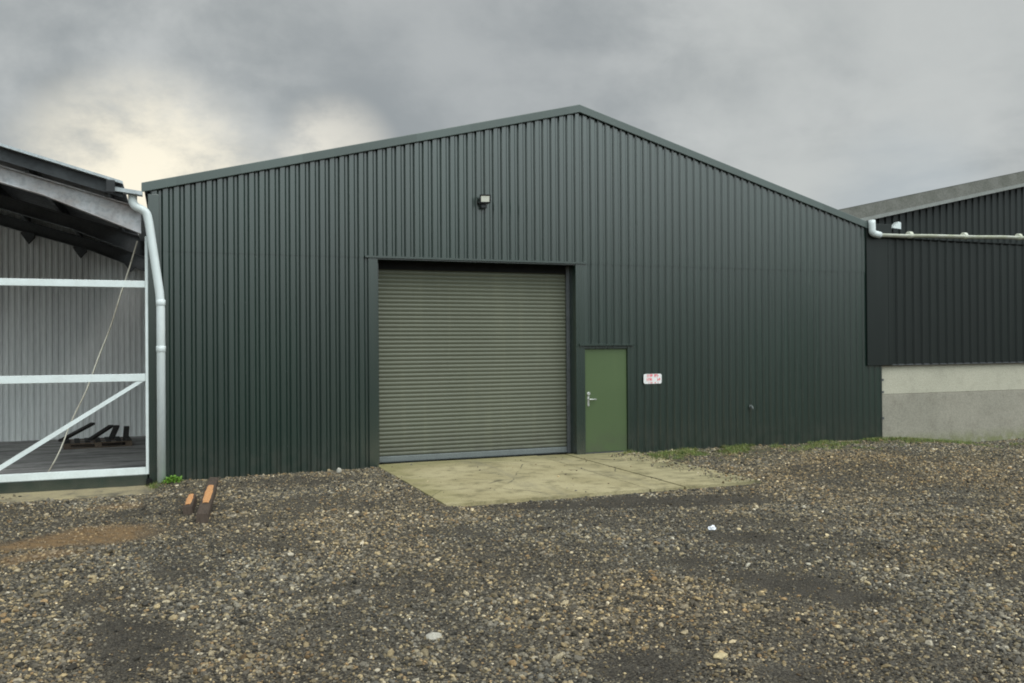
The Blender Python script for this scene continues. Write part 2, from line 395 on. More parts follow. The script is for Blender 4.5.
# unseen dark rise added behind the camera to darken the wall's reflections
hv = []; hf = []; HN = 160
for k in range(HN + 1):
    a = rad(95 + 200 * k / HN); R0 = 120 + 12 * mnoise.noise((k * .08, 1, 0))
    hgt = (9 + 6.5 * sstep(200, 130, math.degrees(a))) * (1 + .22 * mnoise.noise((k * .11, 4, 0)) + .12 * mnoise.noise((k * .45, 8, 0)))
    for rr, hh in ((-14, -1), (-8, .55 * hgt), (0, .85 * hgt), (14, hgt), (60, -2)):
        hv.append((math.sin(a) * (R0 + rr), math.cos(a) * (R0 + rr) - 15, float(hh) + .8 * mnoise.noise((k * .5, rr, 3)) * (hh > 1)))
for k in range(HN):
    for q in range(4): hf.append((k * 5 + q, k * 5 + q + 1, k * 5 + q + 6, k * 5 + q + 5))
hm_ = MB(); hm_.v = hv; hm_.f = hf; struct(hm_.build('added_reflection_blocker', 'reflection_blocker', smooth=True), label='low dark rise added out of view to darken the wall reflections')

# loose gravel
def spread(x, y):
    # thins out to nothing well to either side of the part of the yard that is in use
    left = -2.3 - .052 * (y + 12); right = 5.4 + (y + 12.0) * 1.15
    wob = (fbm(x, y, .5, 3, 91) - .5) * 2.5
    return sstep(-4.2, -1.0, x - left + wob) * sstep(5.0, 1.2, x - right + wob)
def stones():
    N = 1150000
    x = RNG.uniform(-6.5, 25.0, N); y = RNG.uniform(-13.4, -.03, N); sp_ = spread(x, y)
    keep = RNG.random(N) < sp_; x, y = x[keep], y[keep]
    soil = soil_at(x, y); moss = patch(x, y, MOSS); orange = patch(x, y, ORANGE)
    clump = sstep(.3, .65, fbm(x, y, 2.4, 3, 101))
    dens = (.5 + .5 * clump) * (1 - .78 * soil) * (1 - .6 * moss) * (1 - .35 * orange)
    far = sstep(-13, -2, y); dens *= 1 - .35 * far
    onap = (x > APX0) & (x < APX1 + .05) & (y > APY - .03)
    spill = onap & (x > 7.6 + .5 * fbm(x, y, 1.2, 2, 8)) & (y < -.3); dens = np.where(onap, np.where(spill, .10 * sstep(7.6, 8.6, x), .0016), dens)
    keep = RNG.random(len(x)) < dens * .9; x, y, soil, moss, orange, onap = [a[keep] for a in (x, y, soil, moss, orange, onap)]
    n = len(x)
    r = np.clip(np.exp(RNG.normal(math.log(.0102), .46, n)), .0045, .036) * (1 - .35 * soil)
    z = np.where(onap, .022, height(x, y))
    t = (1 + 5 ** .5) / 2
    B = np.array([(-1, t, 0), (1, t, 0), (-1, -t, 0), (1, -t, 0), (0, -1, t), (0, 1, t), (0, -1, -t), (0, 1, -t), (t, 0, -1), (t, 0, 1), (-t, 0, -1), (-t, 0, 1)]) / math.hypot(1, t)
    T = np.array([(0, 11, 5), (0, 5, 1), (0, 1, 7), (0, 7, 10), (0, 10, 11), (1, 5, 9), (5, 11, 4), (11, 10, 2), (10, 7, 6), (7, 1, 8), (3, 9, 4), (3, 4, 2), (3, 2, 6), (3, 6, 8), (3, 8, 9), (4, 9, 5), (2, 4, 11), (6, 2, 10), (8, 6, 7), (9, 8, 1)])
    V = B[None] * RNG.uniform(.72, 1.18, (n, 12, 1))
    V = V * np.stack([RNG.uniform(.9, 1.5, n), RNG.uniform(.75, 1.1, n), RNG.uniform(.5, .85, n)], 1)[:, None] * r[:, None, None]
    a = RNG.uniform(0, 2 * np.pi, n)[:, None]; tl = RNG.normal(0, .35, n)[:, None]
    X, Y, Z = V[..., 0], V[..., 1], V[..., 2]
    X, Z = X * np.cos(tl) - Z * np.sin(tl), X * np.sin(tl) + Z * np.cos(tl)
    X, Y = X * np.cos(a) - Y * np.sin(a), X * np.sin(a) + Y * np.cos(a)
    V = np.stack([X + x[:, None], Y + y[:, None], Z + (z + r * RNG.uniform(.05, .45, n))[:, None]], 2)
    pal = np.array([(.135, .128, .115), (.075, .072, .067), (.22, .205, .175), (.33, .275, .18), (.42, .375, .285), (.235, .17, .10), (.042, .040, .036), (.175, .15, .105), (.48, .45, .39)])
    pick = RNG.choice(len(pal), n, p=[.22, .18, .15, .12, .05, .05, .09, .125, .015])
    c = pal[pick] * np.exp(RNG.normal(0, .28, (n, 1)))
    warm = sstep(.35, .7, fbm(x, y, .5, 3, 55))[:, None]
    c = c * (1 - warm * .5) + c * np.array([1.12, 1.0, .84]) * warm * .5
    c = c * np.array([.86, .81, .745])
    tan = patch(x, y, [(11.5, -3.6, 4.0, 2.6, 0, 1.0), (3.2, -9.3, 2.0, 1.2, 0, .7), (8.5, -9.6, 2.5, 1.0, -20, .6)])[:, None]
    c = c * (1 - tan) + c * np.array([1.10, 1.03, .92]) * tan
    c = c * (1 - .3 * soil[:, None])
    c = c * (1 - .5 * orange[:, None]) + np.array([.32, .19, .09]) * .5 * orange[:, None]
    F = (T[None] + (np.arange(n) * 12)[:, None, None]).reshape(-1, 3)
    o = np_mesh('gravel', V.reshape(-1, 3), F, 'gravel', np.repeat(c, 12, 0), 'stone')
    struct(o, 'stuff', 'loose grey and tan gravel strewn over the dark yard'); return n
NST = stones()

# grass and moss tufts along the foot of the walls
def grass():
    n = 30000
    x = RNG.uniform(-.6, 19, n); y = -.03 - np.abs(RNG.normal(0, .6, n)); y = np.maximum(y, -3.5)
    d = patch(x, y, MOSS) * sstep(.48, .60, fbm(x, y, 2.1, 4, 66)); k = RNG.random(n) < d
    x, y = x[k], y[k]; m = len(x); reps = 7
    x = np.repeat(x, reps) + RNG.normal(0, .018, m * reps); y = np.minimum(np.repeat(y, reps) + RNG.normal(0, .018, m * reps), -.02); n = len(x)
    z = np.where((x > APX0) & (x < APX1) & (y > APY), .02, height(x, y) - .005)
    h = RNG.uniform(.015, .065, n) * np.repeat(RNG.uniform(.5, 1.5, m), reps); a = RNG.uniform(0, 2 * np.pi, n); w = RNG.uniform(.003, .007, n); lean = RNG.uniform(.1, .9, n) * h
    ca, sa = np.cos(a), np.sin(a)
    V = np.stack([np.stack([x - sa * w, y + ca * w, z], 1), np.stack([x + sa * w, y - ca * w, z], 1), np.stack([x + ca * lean, y + sa * lean, z + h], 1)], 1)
    V[..., 1] = np.minimum(V[..., 1], -.012)
    c = np.array([(.11, .155, .028), (.18, .185, .045), (.06, .095, .02), (.23, .20, .08)])[RNG.choice(4, m, p=[.4, .25, .2, .15])]
    c = np.repeat(np.repeat(c, reps, 0) * RNG.uniform(.7, 1.3, (n, 1)), 3, 0)
    o = np_mesh('grass', V.reshape(-1, 3), np.arange(n * 3).reshape(-1, 3), 'grass', c, 'blade')
    struct(o, 'stuff', 'short mossy grass growing along the foot of the cladding')
grass()

# concrete apron: three cast bays with open joints
ap = MB(); import bmesh
for (x0, x1, dz) in ((APX0, 6.615, 0), (6.65, 7.215, -.008), (7.25, APX1, -.004)):
    bm = bmesh.new(); nx = max(3, int((x1 - x0) / .2)); ny = 22
    g = [[None] * (ny + 1) for _ in range(nx + 1)]
    for i in range(nx + 1):
        for j in range(ny + 1):
            x = x0 + (x1 - x0) * i / nx; y = .14 + (APY - .14) * j / ny
            if j == ny: y += .02 * mnoise.noise((x * 2.1, 3, 0)) + .012 * mnoise.noise((x * 9, 1, 0))
            if i == 0 and x0 == APX0 or i == nx and x1 == APX1: x += .018 * mnoise.noise((y * 2.3, 7, x1))
            g[i][j] = bm.verts.new((x, y, .02 + dz + .006 * mnoise.noise((x * .8, y * .8, 2))))
    for i in range(nx):
        for j in range(ny): bm.faces.new((g[i][j], g[i][j + 1], g[i + 1][j + 1], g[i + 1][j]))
    r = bmesh.ops.extrude_face_region(bm, geom=bm.faces[:])
    bmesh.ops.translate(bm, vec=(0, 0, -.16), verts=[v for v in r['geom'] if isinstance(v, bmesh.types.BMVert)])
    bmesh.ops.recalc_face_normals(bm, faces=bm.faces[:]); ap.add_bm(bm)
struct(ap.build('concrete_apron', 'apron'), label='mossy tan concrete apron in front of the roller door')
sl = MB(); sl.box(-13.4, -.22, -.85, .02, -.3, -.082, .012)
struct(sl.build('concrete_strip', 'sill'), label='sandy concrete strip under the open shed front')
fl = MB(); fl.quad((-13.4, .022, -.06), (-.40, .022, -.06), (-.40, 8.6, -.06), (-13.4, 8.6, -.06))
struct(fl.build('shed_floor', 'floor'), label='dark dusty floor inside the open shed')

# ------------------------------------------------------------------ green warehouse
WL, WR, XR_, ZR, ZEL, ZER, WD = -.34, 15.16, 7.5, 6.86, 4.86, 4.75, 24.0
def roofz(x): return ZR - (XR_ - x) * (ZR - ZEL) / (XR_ - WL) if x < XR_ else ZR - (x - XR_) * (ZR - ZER) / (WR - XR_)
W = thing('warehouse', 'large dark green corrugated steel warehouse with shallow gable and olive roller door', 'warehouse', (7.4, 0, 0))
LAP = 3.80
w = MB()
def seg(x0, x1, zb, zt, y, sp=None):  # front sheeting
    if callable(zt) and x0 < XR_ < x1:
        sheet(w, x0, XR_, zb, zt, y); sheet(w, XR_, x1, zb, zt, y)
    else: sheet(w, x0, x1, zb, zt, y)
seg(WL, 3.29, -.12, LAP, 0); seg(8.66, WR, -.3, LAP, 0); seg(7.60, 8.66, 2.16, LAP, 0)
seg(WL, WR, LAP - .02, lambda x: roofz(x) - .02, -.008)
n_sheet = len(w.f)
# fixing screws in rows where the rails run behind
ph = .022 + .034
for zrow in (.45, 1.75, 2.95, 3.74, 4.55, 5.5, 6.25):
    for k in range(0, 92):
        x = WL - ((WL) % .172) + k * .172 + ph + (.092 if True else 0) - .034 + .018
        if x < WL + .1 or x > WR - .1 or roofz(x) - .2 < zrow: continue
        if 3.2 < x < 7.65 and zrow < 3.8: continue
        if 7.5 < x < 8.7 and zrow < 2.2: continue
        if k % 2 and zrow not in (3.74,): continue
        w.box(x - .006, x + .006, -.014, -.003, zrow - .006, zrow + .006)
wo = w.build('wall', 'green', W); wo.data.materials.append(M['screw'])
for p_ in wo.data.polygons: p_.material_index = 1 if p_.index >= n_sheet else 0
s = MB(); sheet(s, .05, WD, -.2, ZEL - .05, WL, axis='y'); s.build('side_wall', 'green', W)
s = MB(); sheet(s, .05, WD, -.3, ZER - .05, WR - .03, axis='y'); s.build('side_wall', 'green', W)
s = MB(); s.poly([(WL, WD, -.2), (WR - .03, WD, -.2), (WR - .03, WD, ZER - .05), (XR_, WD, ZR - .05), (WL, WD, ZEL - .05)]); s.build('rear_wall', 'green', W)
for sgn in (0, 1):
    r = MB()
    xa, za, xb, zb = (WL - .10, roofz(WL) - .03, XR_, ZR) if sgn == 0 else (XR_, ZR, WR, roofz(WR) - .03)
    P = profile(.0, WD, pitch=.2, depth=.035, crown=.06)
    for a, b in zip(P, P[1:]):
        r.quad((xa, a[0], za - a[1]), (xb, a[0], zb - a[1]), (xb, b[0], zb - b[1]), (xa, b[0], za - b[1]))
    r.build('roof', 'roof_dark', W)
# verge flashings: folded face, small drip lip, cap leg over the roof
for sgn in (0, 1):
    v = MB(); xe = WL - .13 if sgn == 0 else 14.74
    def z0(x): return ZR + .065 - abs(x - XR_) * ((ZR - ZEL) / (XR_ - WL) if sgn == 0 else (ZR - ZER) / (WR - XR_))
    prof = [(-.075, -.055), (-.062, -.150), (-.045, -.150), (-.045, -.05), (-.050, .0), (.16, .012), (.16, -.0), (-.075, -.012)]
    prof = [(-.060, -.150), (-.090, -.158), (-.095, -.148), (-.088, -.012), (-.082, .0), (.18, .006), (.18, -.004), (-.05, -.010)]
    xs_ = [xe, XR_]
    n = len(prof); i = len(v.v)
    for x in xs_: v.v += [(x, y, z0(x) + dz) for y, dz in prof]
    for k in range(n):
        j = (k + 1) % n; v.f.append((i + k, i + j, i + n + j, i + n + k))
    v.f.append(tuple(range(i, i + n))); v.f.append(tuple(range(i + 2 * n - 1, i + n - 1, -1)))
    v.build('verge_flashing', 'cap', W)
cp = MB(); cp.box(XR_ - .085, XR_ + .085, -.074, -.055, ZR - .10, ZR + .045); 
# corner trims
c = MB(); c.box(-.375, -.205, -.050, .06, -.10, 4.72, .006); c.build('corner_trim', 'trim', W)
# roller door surround
j = MB(); j.box(3.285, 3.455, -.046, .335, -.02, 3.775, .005); j.build('door_jamb', 'trim', W)
j = MB(); j.box(7.405, 7.600, -.046, .335, -.02, 3.775, .005); j.build('door_jamb', 'trim', W)
l = MB(); l.prism([(3.225, 3.777), (7.64, 3.777), (7.64, 3.812), (3.225, 3.812)], -.072, .0); l.box(3.455, 7.405, -.03, .38, 3.755, 3.774); l.build('lintel_flashing', 'trim', W)
# inside of the opening
b = MB(); b.box(3.3, 7.6, .62, .66, -.1, 4.2); b.box(3.3, 7.6, .30, .62, 3.60, 3.64); b.build('shutter_box', 'steel_dark', W)
RD = thing('roller_door', '', ''); del RD['label'], RD['category']; RD.parent = W; RD.location = -W.location
cur = MB(); YC = .30; sp = .0768; z = .145
prof = []
while z < 3.80:
    for k in range(6):
        tt = k / 6; prof.append((YC - .0115 * math.sin(math.pi * min(1, tt / .82)) if tt < .82 else YC + .006, z + tt * sp))
    z += sp
for a, b_ in zip(prof, prof[1:]): cur.quad((3.44, a[0], a[1]), (7.42, a[0], a[1]), (7.42, b_[0], b_[1]), (3.44, b_[0], b_[1]))
cu = cur.build('curtain', 'shutter'); cu.parent = RD
bb = MB(); bb.box(3.50, 7.36, .265, .325, .035, .140, .008); bb.box(3.50, 7.36, .285, .31, .022, .036); x = bb.build('bottom_rail', 'grey_bar'); x.parent = RD
for (xa, xb) in ((3.457, 3.53), (7.33, 7.403)):
    g = MB(); g.box(xa, xb, .235, .265, .02, 3.75); x = g.build('guide_rail', 'steel_dark' if xa > 5 else 'trim'); x.parent = RD
bs = MB(); bs.box(3.46, 7.40, .270, .276, 3.60, 3.752); x = bs.build('lintel_shade_strip', 'rubber_and_shade'); x.parent = RD  # black strip put in as the shade under the lintel, not a seal
# personnel door
fr = MB(); fr.box(8.555, 8.615, -.040, .08, .02, 2.155, .004); fr.box(8.618, 8.69, -.037, .03, .0, 2.150, .004); fr.box(7.602, 8.552, -.03, .08, 2.098, 2.152, .003); fr.build('door_frame', 'trim', W)
th = MB(); th.box(7.604, 8.552, -.02, .09, .019, .034); th.build('threshold', 'steel_dark', W)
df = MB(); df.prism([(7.47, 2.158), (8.70, 2.158), (8.70, 2.176), (7.47, 2.20)], -.085, -.002); df.build('drip_flashing', 'trim', W)
dl = MB(); dl.box(7.608, 8.549, .0, .045, .038, 2.092, .004); DL = dl.build('door', 'door', W)
hp = MB(); hp.box(7.665, 7.705, -.010, .001, .96, 1.15, .004); x = hp.build('handle_plate', 'chrome'); x.parent = DL
hl = MB(); hl.tube(soften([(7.685, -.005, 1.095), (7.685, -.06, 1.095), (7.84, -.06, 1.095)], 4, .02), .012, 10); x = hl.build('lever_handle', 'chrome', smooth=True); x.parent = DL
lk = MB(); lk.tube([(7.69, .0, 1.205), (7.69, -.012, 1.205), (7.69, -.02, 1.205)], [.036, .036, .028], 16); x = lk.build('lock', 'chrome', smooth=False); x.parent = DL

# things fixed to the green wall
FL = thing('floodlight', 'small black floodlight with pale lens mounted high above the roller door', 'floodlight', (5.56, -.04, 4.9))
m_ = Matrix.Translation((5.47, -.20, 4.93)) @ Matrix.Scale(.88, 4) @ Matrix.Rotation(rad(-14), 4, 'Z') @ Matrix.Rotation(rad(14), 4, 'X')
h = MB(); h.box(-.115, .115, -.02, .045, -.09, .09, .012, m_)
for k in range(7): h.box(-.09 + k * .028, -.08 + k * .028, .045, .07, -.07, .07, 0, m_)
h.box(-.115, .115, -.034, -.021, .070, .09, 0, m_); h.box(-.115, .115, -.034, -.021, -.09, -.062, 0, m_); h.box(-.115, -.092, -.034, -.021, -.06, .068, 0, m_); h.box(.092, .115, -.034, -.021, -.06, .068, 0, m_)
h.build('housing', 'black', FL)
h = MB(); h.box(-.09, .09, -.027, -.0215, -.06, .068, 0, m_); h.build('lens', 'lens', FL)
h = MB(); h.tube(soften([(5.355, -.19, 4.93), (5.355, -.06, 4.87), (5.585, -.06, 4.87), (5.585, -.20, 4.93)], 3, .03), .012, 8); h.box(5.41, 5.53, -.068, -.035, 4.83, 4.91, .004); h.build('bracket', 'black', FL)
h = MB(); h.box(5.415, 5.525, -.15, -.07, 4.765, 4.83, .01); h.build('sensor', 'black', FL)

SG = thing('safety_sign', 'small white rounded sign with faded red lettering beside the green personnel door', 'sign', (9.11, -.035, 1.475))
p = MB(); pts = []
for (cx_, cz_, a0) in ((9.34 - .0, 1.575 - .0, 0), (8.92, 1.575, 90), (8.92, 1.375, 180), (9.34, 1.375, 270)):
    ox = -.035 if cx_ > 9.1 else .035; oz = -.035 if cz_ > 1.47 else .035
    for k in range(5):
        a = rad(a0 + k * 22.5); pts.append((cx_ + ox + .035 * math.cos(a), cz_ + oz + .035 * math.sin(a)))
p.prism(pts, -.041, -.034); p.build('panel', 'sign', SG)
random.seed(3)
for row, (zz, hh, xa, xb) in enumerate(((1.505, .062, 9.00, 9.28), (1.425, .062, 8.99, 9.29), (1.385, .02, 9.03, 9.25))):
    x = xa; t_ = MB()
    while x < xb:
        ww = random.uniform(.020, .032) * (1 if row < 2 else .5)
        if random.random() < .85:
            t_.box(x, x + .011, -.0435, -.0412, zz, zz + hh); t_.box(x + .0115, x + ww + .003, -.0435, -.0412, zz + (hh * .7 if random.random() < .5 else hh * .35), zz + hh * (1 if random.random() < .5 else .6))
        x += ww + .007
    t_.build('lettering', 'red', SG)

TP = thing('wall_outlet', 'small grey pipe outlet low on the green cladding, right of the sign', 'outlet', (11.53, -.03, .82))
o_ = MB(); o_.tube([(11.53, -.03, .83), (11.53, -.045, .83)], .042, 14); o_.build('flange', 'screw', TP)
o_ = MB(); o_.tube(soften([(11.53, -.04, .83), (11.53, -.10, .83), (11.53, -.11, .76)], 5, .04), .02, 10); o_.build('spout', 'screw', TP, True)

# white downpipe at the left corner
DP = thing('downpipe', 'white plastic downpipe with angled top running down the left corner of the green warehouse', 'downpipe', (-.19, -.14, 0))
q = MB(); q.tube(soften([(-.60, -.14, 4.69), (-.60, -.14, 4.50), (-.40, -.14, 4.42), (-.36, -.14, 4.26), (-.20, -.14, 3.08), (-.185, -.14, 2.85), (-.185, -.14, -.09)], 6, .12), .068, 16); q.build('pipe', 'white_pvc', DP, True)
for zc in (2.92, 2.16):
    q = MB(); q.tube([(-.185, -.14, zc - .05), (-.185, -.14, zc - .045), (-.185, -.14, zc + .045), (-.185, -.14, zc + .05)], [.069, .075, .075, .069], 16); q.build('collar', 'white_pvc' if zc > 1 else 'white_pvc', DP, True)

# weed at its foot
WE = MB(); random.seed(5)
for k in range(170):
    a = random.uniform(0, 6.28); L = random.uniform(.08, .24); el = random.uniform(.5, 1.45); wd = random.uniform(.010, .022)
    bx, by = -.03 + random.gauss(0, .05), -.23 + random.gauss(0, .035)
    d = Vector((math.cos(a) * math.cos(el), math.sin(a) * math.cos(el), math.sin(el))); sd = Vector((-math.sin(a), math.cos(a), 0)) * wd
    b0 = Vector((bx, by, -.06)); m1 = b0 + d * L * .6; tip = b0 + d * L + Vector((0, 0, -.03 * L / .1))
    if max(m1.y, tip.y, (m1 + sd).y, (m1 - sd).y) > -.06: continue
    WE.poly([tuple(b0), tuple(m1 - sd), tuple(tip), tuple(m1 + sd)])
tag(WE.build('weed', 'leaf'), 'bright green leafy weed at the foot of the white downpipe', 'weed')

# ------------------------------------------------------------------ open shed on the left
SX0, SRX, SX1, SD = -13.4, -7.0, -.42, 8.6
def shz(x, z0=4.72): return z0 + (SX1 - x) * .278 if x > SRX else z0 + (SX1 - SRX) * .278 - (SRX - x) * .278
S = thing('open_shed', 'open fronted grey shed with sloping dark roof left of the green warehouse', 'shed', (-7, 0, 0))
rl = MB()  # translucent strip added out of view to let fill light into the shed
for a, b_ in zip(profile(-.28, SD + .2, pitch=.15, depth=.04, crown=.05), profile(-.28, SD + .2, pitch=.15, depth=.04, crown=.05)[1:]):
    rl.quad((-11.6, a[0], shz(-11.6) - a[1]), (-8.2, a[0], shz(-8.2) - a[1]), (-8.2, b_[0], shz(-8.2) - b_[1]), (-11.6, b_[0], shz(-11.6) - b_[1]))
rl.build('added_fill_rooflight', 'added_fill_rooflight', S)
for (xa, xb) in ((SX0 - .15, -11.6), (-8.2, SRX), (SRX, SX1 - .32)):
    r = MB(); n = 0
    P = profile(-.28, SD + .2, pitch=.15, depth=.04, crown=.05)
    for a, b_ in zip(P, P[1:]):
        r.quad((xa, a[0], shz(xa) - a[1]), (xb, a[0], shz(xb) - a[1]), (xb, b_[0], shz(xb) - b_[1]), (xa, b_[0], shz(xa) - b_[1]))
        r.quad((xa, a[0], shz(xa) - a[1] - .012), (xa, b_[0], shz(xa) - b_[1] - .012), (xb, b_[0], shz(xb) - b_[1] - .012), (xb, a[0], shz(xb) - a[1] - .012))
    r.build('roof', 'roof_grey', S)
    g = MB(); g.prism([(xa, shz(xa) + .005), (xb, shz(xb) + .005), (xb, shz(xb) + .048), (xa, shz(xa) + .048)], -.34, -.20); g.build('verge_cap', 'galv', S)
    g = MB(); g.prism([(xa, shz(xa) - .20), (xb, shz(xb) - .20), (xb, shz(xb) - .004), (xa, shz(xa) - .004)], -.24, -.215); g.build('barge_board', 'roof_dark', S)
    # front and rear rafters: I-section with pale web
    for yy in (0.0, 4.2, 8.35):
        f = MB(); x1_ = xb + (.26 if xb > -2 else 0)
        rb = lambda x, d: shz(x) - d
        dp = lambda x: .46 if x < -1.5 else .46
        mt = 'rafter' if yy == 0 else 'steel_dark'
        kn = [(xa, .50), (-1.9, .50), (x1_, .66)] if x1_ > -1 else [(xa, .50), (x1_, .50)]
        for (p, dp_), (q_, dq) in zip(kn, kn[1:]):
            f.prism([(p, rb(p, dp_)), (q_, rb(q_, dq)), (q_, rb(q_, .27)), (p, rb(p, .27))], yy - .012, yy + .012)
            f.prism([(p, rb(p, dp_ + .02)), (q_, rb(q_, dq + .02)), (q_, rb(q_, dq + .001)), (p, rb(p, dp_ + .001))], yy - .085, yy + .085)
        f.prism([(xa, rb(xa, .268)), (x1_, rb(x1_, .268)), (x1_, rb(x1_, .25)), (xa, rb(xa, .25))], yy - .085, yy + .085)
        f.build('rafter', mt, S)
    for k in range(6):
        x = xa + .35 + k * (xb - xa - .6) / 5; q = MB()
        q.box(x - .03, x + .03, -.12, SD - .05, shz(x) - .25, shz(x) - .045)
        q.build('purlin', 'steel_dark', S)
        q = MB(); q.prism([(x - .16, shz(x) - .54), (x + .0, shz(x) - .78), (x + .14, shz(x) - .62), (x + .14, shz(x) - .5), (x - .16, shz(x) - .5)], 8.28, 8.42); q.build('cleat', 'steel_dark', S)
bw = MB()
sheet(bw, SX0, SRX, -.06, lambda x: shz(x) - .05, 8.55, pitch=.135, depth=.02, crown=.045, web=.012); sheet(bw, SRX, SX1, -.06, lambda x: shz(x) - .05, 8.55, pitch=.135, depth=.02, crown=.045, web=.012)
bw.build('back_wall', 'back_clad', S)
sw = MB(); sheet(sw, .02, SD - .05, -.06, 3.95, SX1 + .012, axis='y', depth=.02); sw.build('side_wall', 'dark_clad', S)
for x in (SX0 + .15, -9.2, -4.75):
    q = MB(); q.box(x - .09, x + .09, -.02, .16, -.1, min(shz(x) - .52, 5.9), .006); q.build('post', 'steel_dark', S)
g = MB(); g.prism([(-.86, 4.70), (-.45, 4.655), (-.45, 4.715), (-.86, 4.765)], -.30, -.10); g.box(-.62, -.44, .04, SD, 4.42, 4.50); g.build('gutter', 'galv', S)
g = MB(); g.box(-.98, -.85, -.38, -.345, 4.66, 4.86, .01); g.build('gutter_bracket', 'black', S)

GT = thing('gate', 'white railed gate with diagonal brace and dark green kick board in the shed front', 'gate', (-2.4, 0, 0))
def rail(name, x0, x1, z0, z1, m='white_paint', y0=-.03, y1=.03):
    b_ = MB(); b_.box(x0, x1, y0, y1, z0, z1, .006); return b_.build(name, m, GT)
rail('top_rail', -4.6, -.427, 3.172, 3.285); rail('middle_rail', -4.6, -.427, 1.632, 1.755); rail('bottom_rail', -4.6, -.427, .098, .215)
rail('jamb', -.425, -.378, .098, 4.02); rail('jamb', -4.66, -4.602, .098, 4.9)
rail('kick_board', -4.6, -.40, -.085, .096, 'trim', -.025, .012)
br = MB(); br.prism([(-.56, 1.63), (-.45, 1.63), (-2.62, -.0 + .215), (-2.76, .215)][::-1], -.022, .022); br.build('brace', 'white_paint', GT)
q = MB(); q.box(-.42, -.33, -.10, -.045, -.10, .03, .012); q.tube([(-.375, -.10, .035), (-.375, -.06, .035)], .016, 8); q.build('roller_guide', 'rubber_and_shade', GT)

rp = MB(); A, B_ = Vector((-.55, .35, 3.98)), Vector((-2.05, 1.3, -.05)); pts = []
for k in range(25):
    t = k / 24; p_ = A.lerp(B_, t); p_.x += .10 * math.sin(t * math.pi) + .018 * math.sin(t * 23) * t; p_.y += .02 * math.sin(t * 17); pts.append(p_)
rp.tube(pts, .0125, 6); tag(rp.build('rope', 'rope', smooth=True), 'thin pale rope hanging slantwise from the shed rafter behind the gate', 'rope')

PL = thing('pallet', 'dark wooden pallet lying on the floor inside the open shed', 'pallet', (-1.63, 6.6, -.058))
R_ = Matrix.Translation((-1.63, 6.6, -.058)) @ Matrix.Rotation(rad(6), 4, 'Z')
for yy in (-.45, 0, .45):
    q = MB(); q.box(-.7, .7, yy - .05, yy + .05, 0, .022, 0, R_)
    for xx in (-.63, 0, .63): q.box(xx - .07, xx + .07, yy - .05, yy + .05, .022, .10, 0, R_)
    q.box(-.7, .7, yy - .05, yy + .05, .10, .122, 0, R_); q.build('runner', 'wood_brown', PL)
for k in range(7):
    q = MB(); xx = -.64 + k * .213; q.box(xx - .055, xx + .055, -.5, .5, .1225, .145, 0, R_); q.build('deck_board', 'black_wood', PL)
for i, (x0, y0, z0, x1, y1, z1, lab) in enumerate(((-2.35, 6.2, .10, -1.75, 7.0, .40, 'long dark board propped on the pallet behind the gate brace'), (-1.75, 6.25, .10, -1.36, 7.0, .33, 'dark board propped across the middle of the pallet'),
        (-1.32, 6.3, .10, -1.24, 6.9, .33, 'short dark board standing near the right end of the pallet'), (-1.04, 6.45, -.05, -1.02, 6.75, .33, 'short dark board leaning against the right end of the pallet'))):
    a, b_ = Vector((x0, y0, z0)), Vector((x1, y1, z1)); d = (b_ - a); L = d.length
    m2 = Matrix.Translation(a) @ d.to_track_quat('X', 'Z').to_matrix().to_4x4()
    q = MB(); q.box(0, L, -.06, .06, 0, .05, .004, m2); tag(q.build('timber_board', 'black_wood'), lab, 'board', 'loose boards on the pallet')

# ------------------------------------------------------------------ black clad barn on the right
Bn = thing('barn', 'black corrugated barn on a concrete base right of the green warehouse', 'barn', (20, 0, 0))
BX0, BX1, BY = 15.14, 27.0, -.055
b = MB(); sheet(b, BX0 + .005, BX1, 1.685, 4.60, BY, pitch=.255, depth=.035, crown=.045, web=.028); b.build('cladding', 'dark_clad', Bn)
b = MB(); b.box(14.70, BX0 + .30, -.080, -.052, 1.66, 4.90, .004); b.build('corner_flashing', 'dark_clad', Bn)
b = MB(); b.box(BX0 + .02, BX1, -.06, .0, 1.655, 1.683); b.build('drip_strip', 'steel_dark', Bn)
b = MB(); b.box(15.185, BX1, .02, .22, .985, 1.68, .01); b.build('upper_base_wall', 'conc_top', Bn)
b = MB(); b.box(15.18, BX1, .012, .22, -.5, .980, .012); b.build('base_wall', 'conc_low', Bn)
for zz in (1.30, 1.02, .42): b = MB(); b.box(15.15, 15.21, -.035, .011, zz, zz + .05); b.build('fixing_strap', 'steel_dark', Bn)
b = MB(); b.quad((15.0, -.10, 4.58), (BX1, -.10, 4.58), (BX1, 3.0, 4.86), (15.0, 3.0, 4.86)); b.quad((15.0, -.10, 4.57), (15.0, 3.0, 4.85), (BX1, 3.0, 4.85), (BX1, -.10, 4.57)); b.build('lower_roof', 'roof_dark', Bn)
gz_ = lambda x: 5.80 + (x - 17.1) * .216 if x < 27.4 else 5.80 + 10.3 * .216 - (x - 27.4) * .216
b = MB(); sheet(b, 15.3, 27.4, 4.7, lambda x: gz_(x) - .3, 3.0, pitch=.25, crown=.045); sheet(b, 27.4, 39, -.2, lambda x: gz_(x) - .3, 3.0, pitch=.19); b.build('gable_wall', 'dark_clad', Bn)
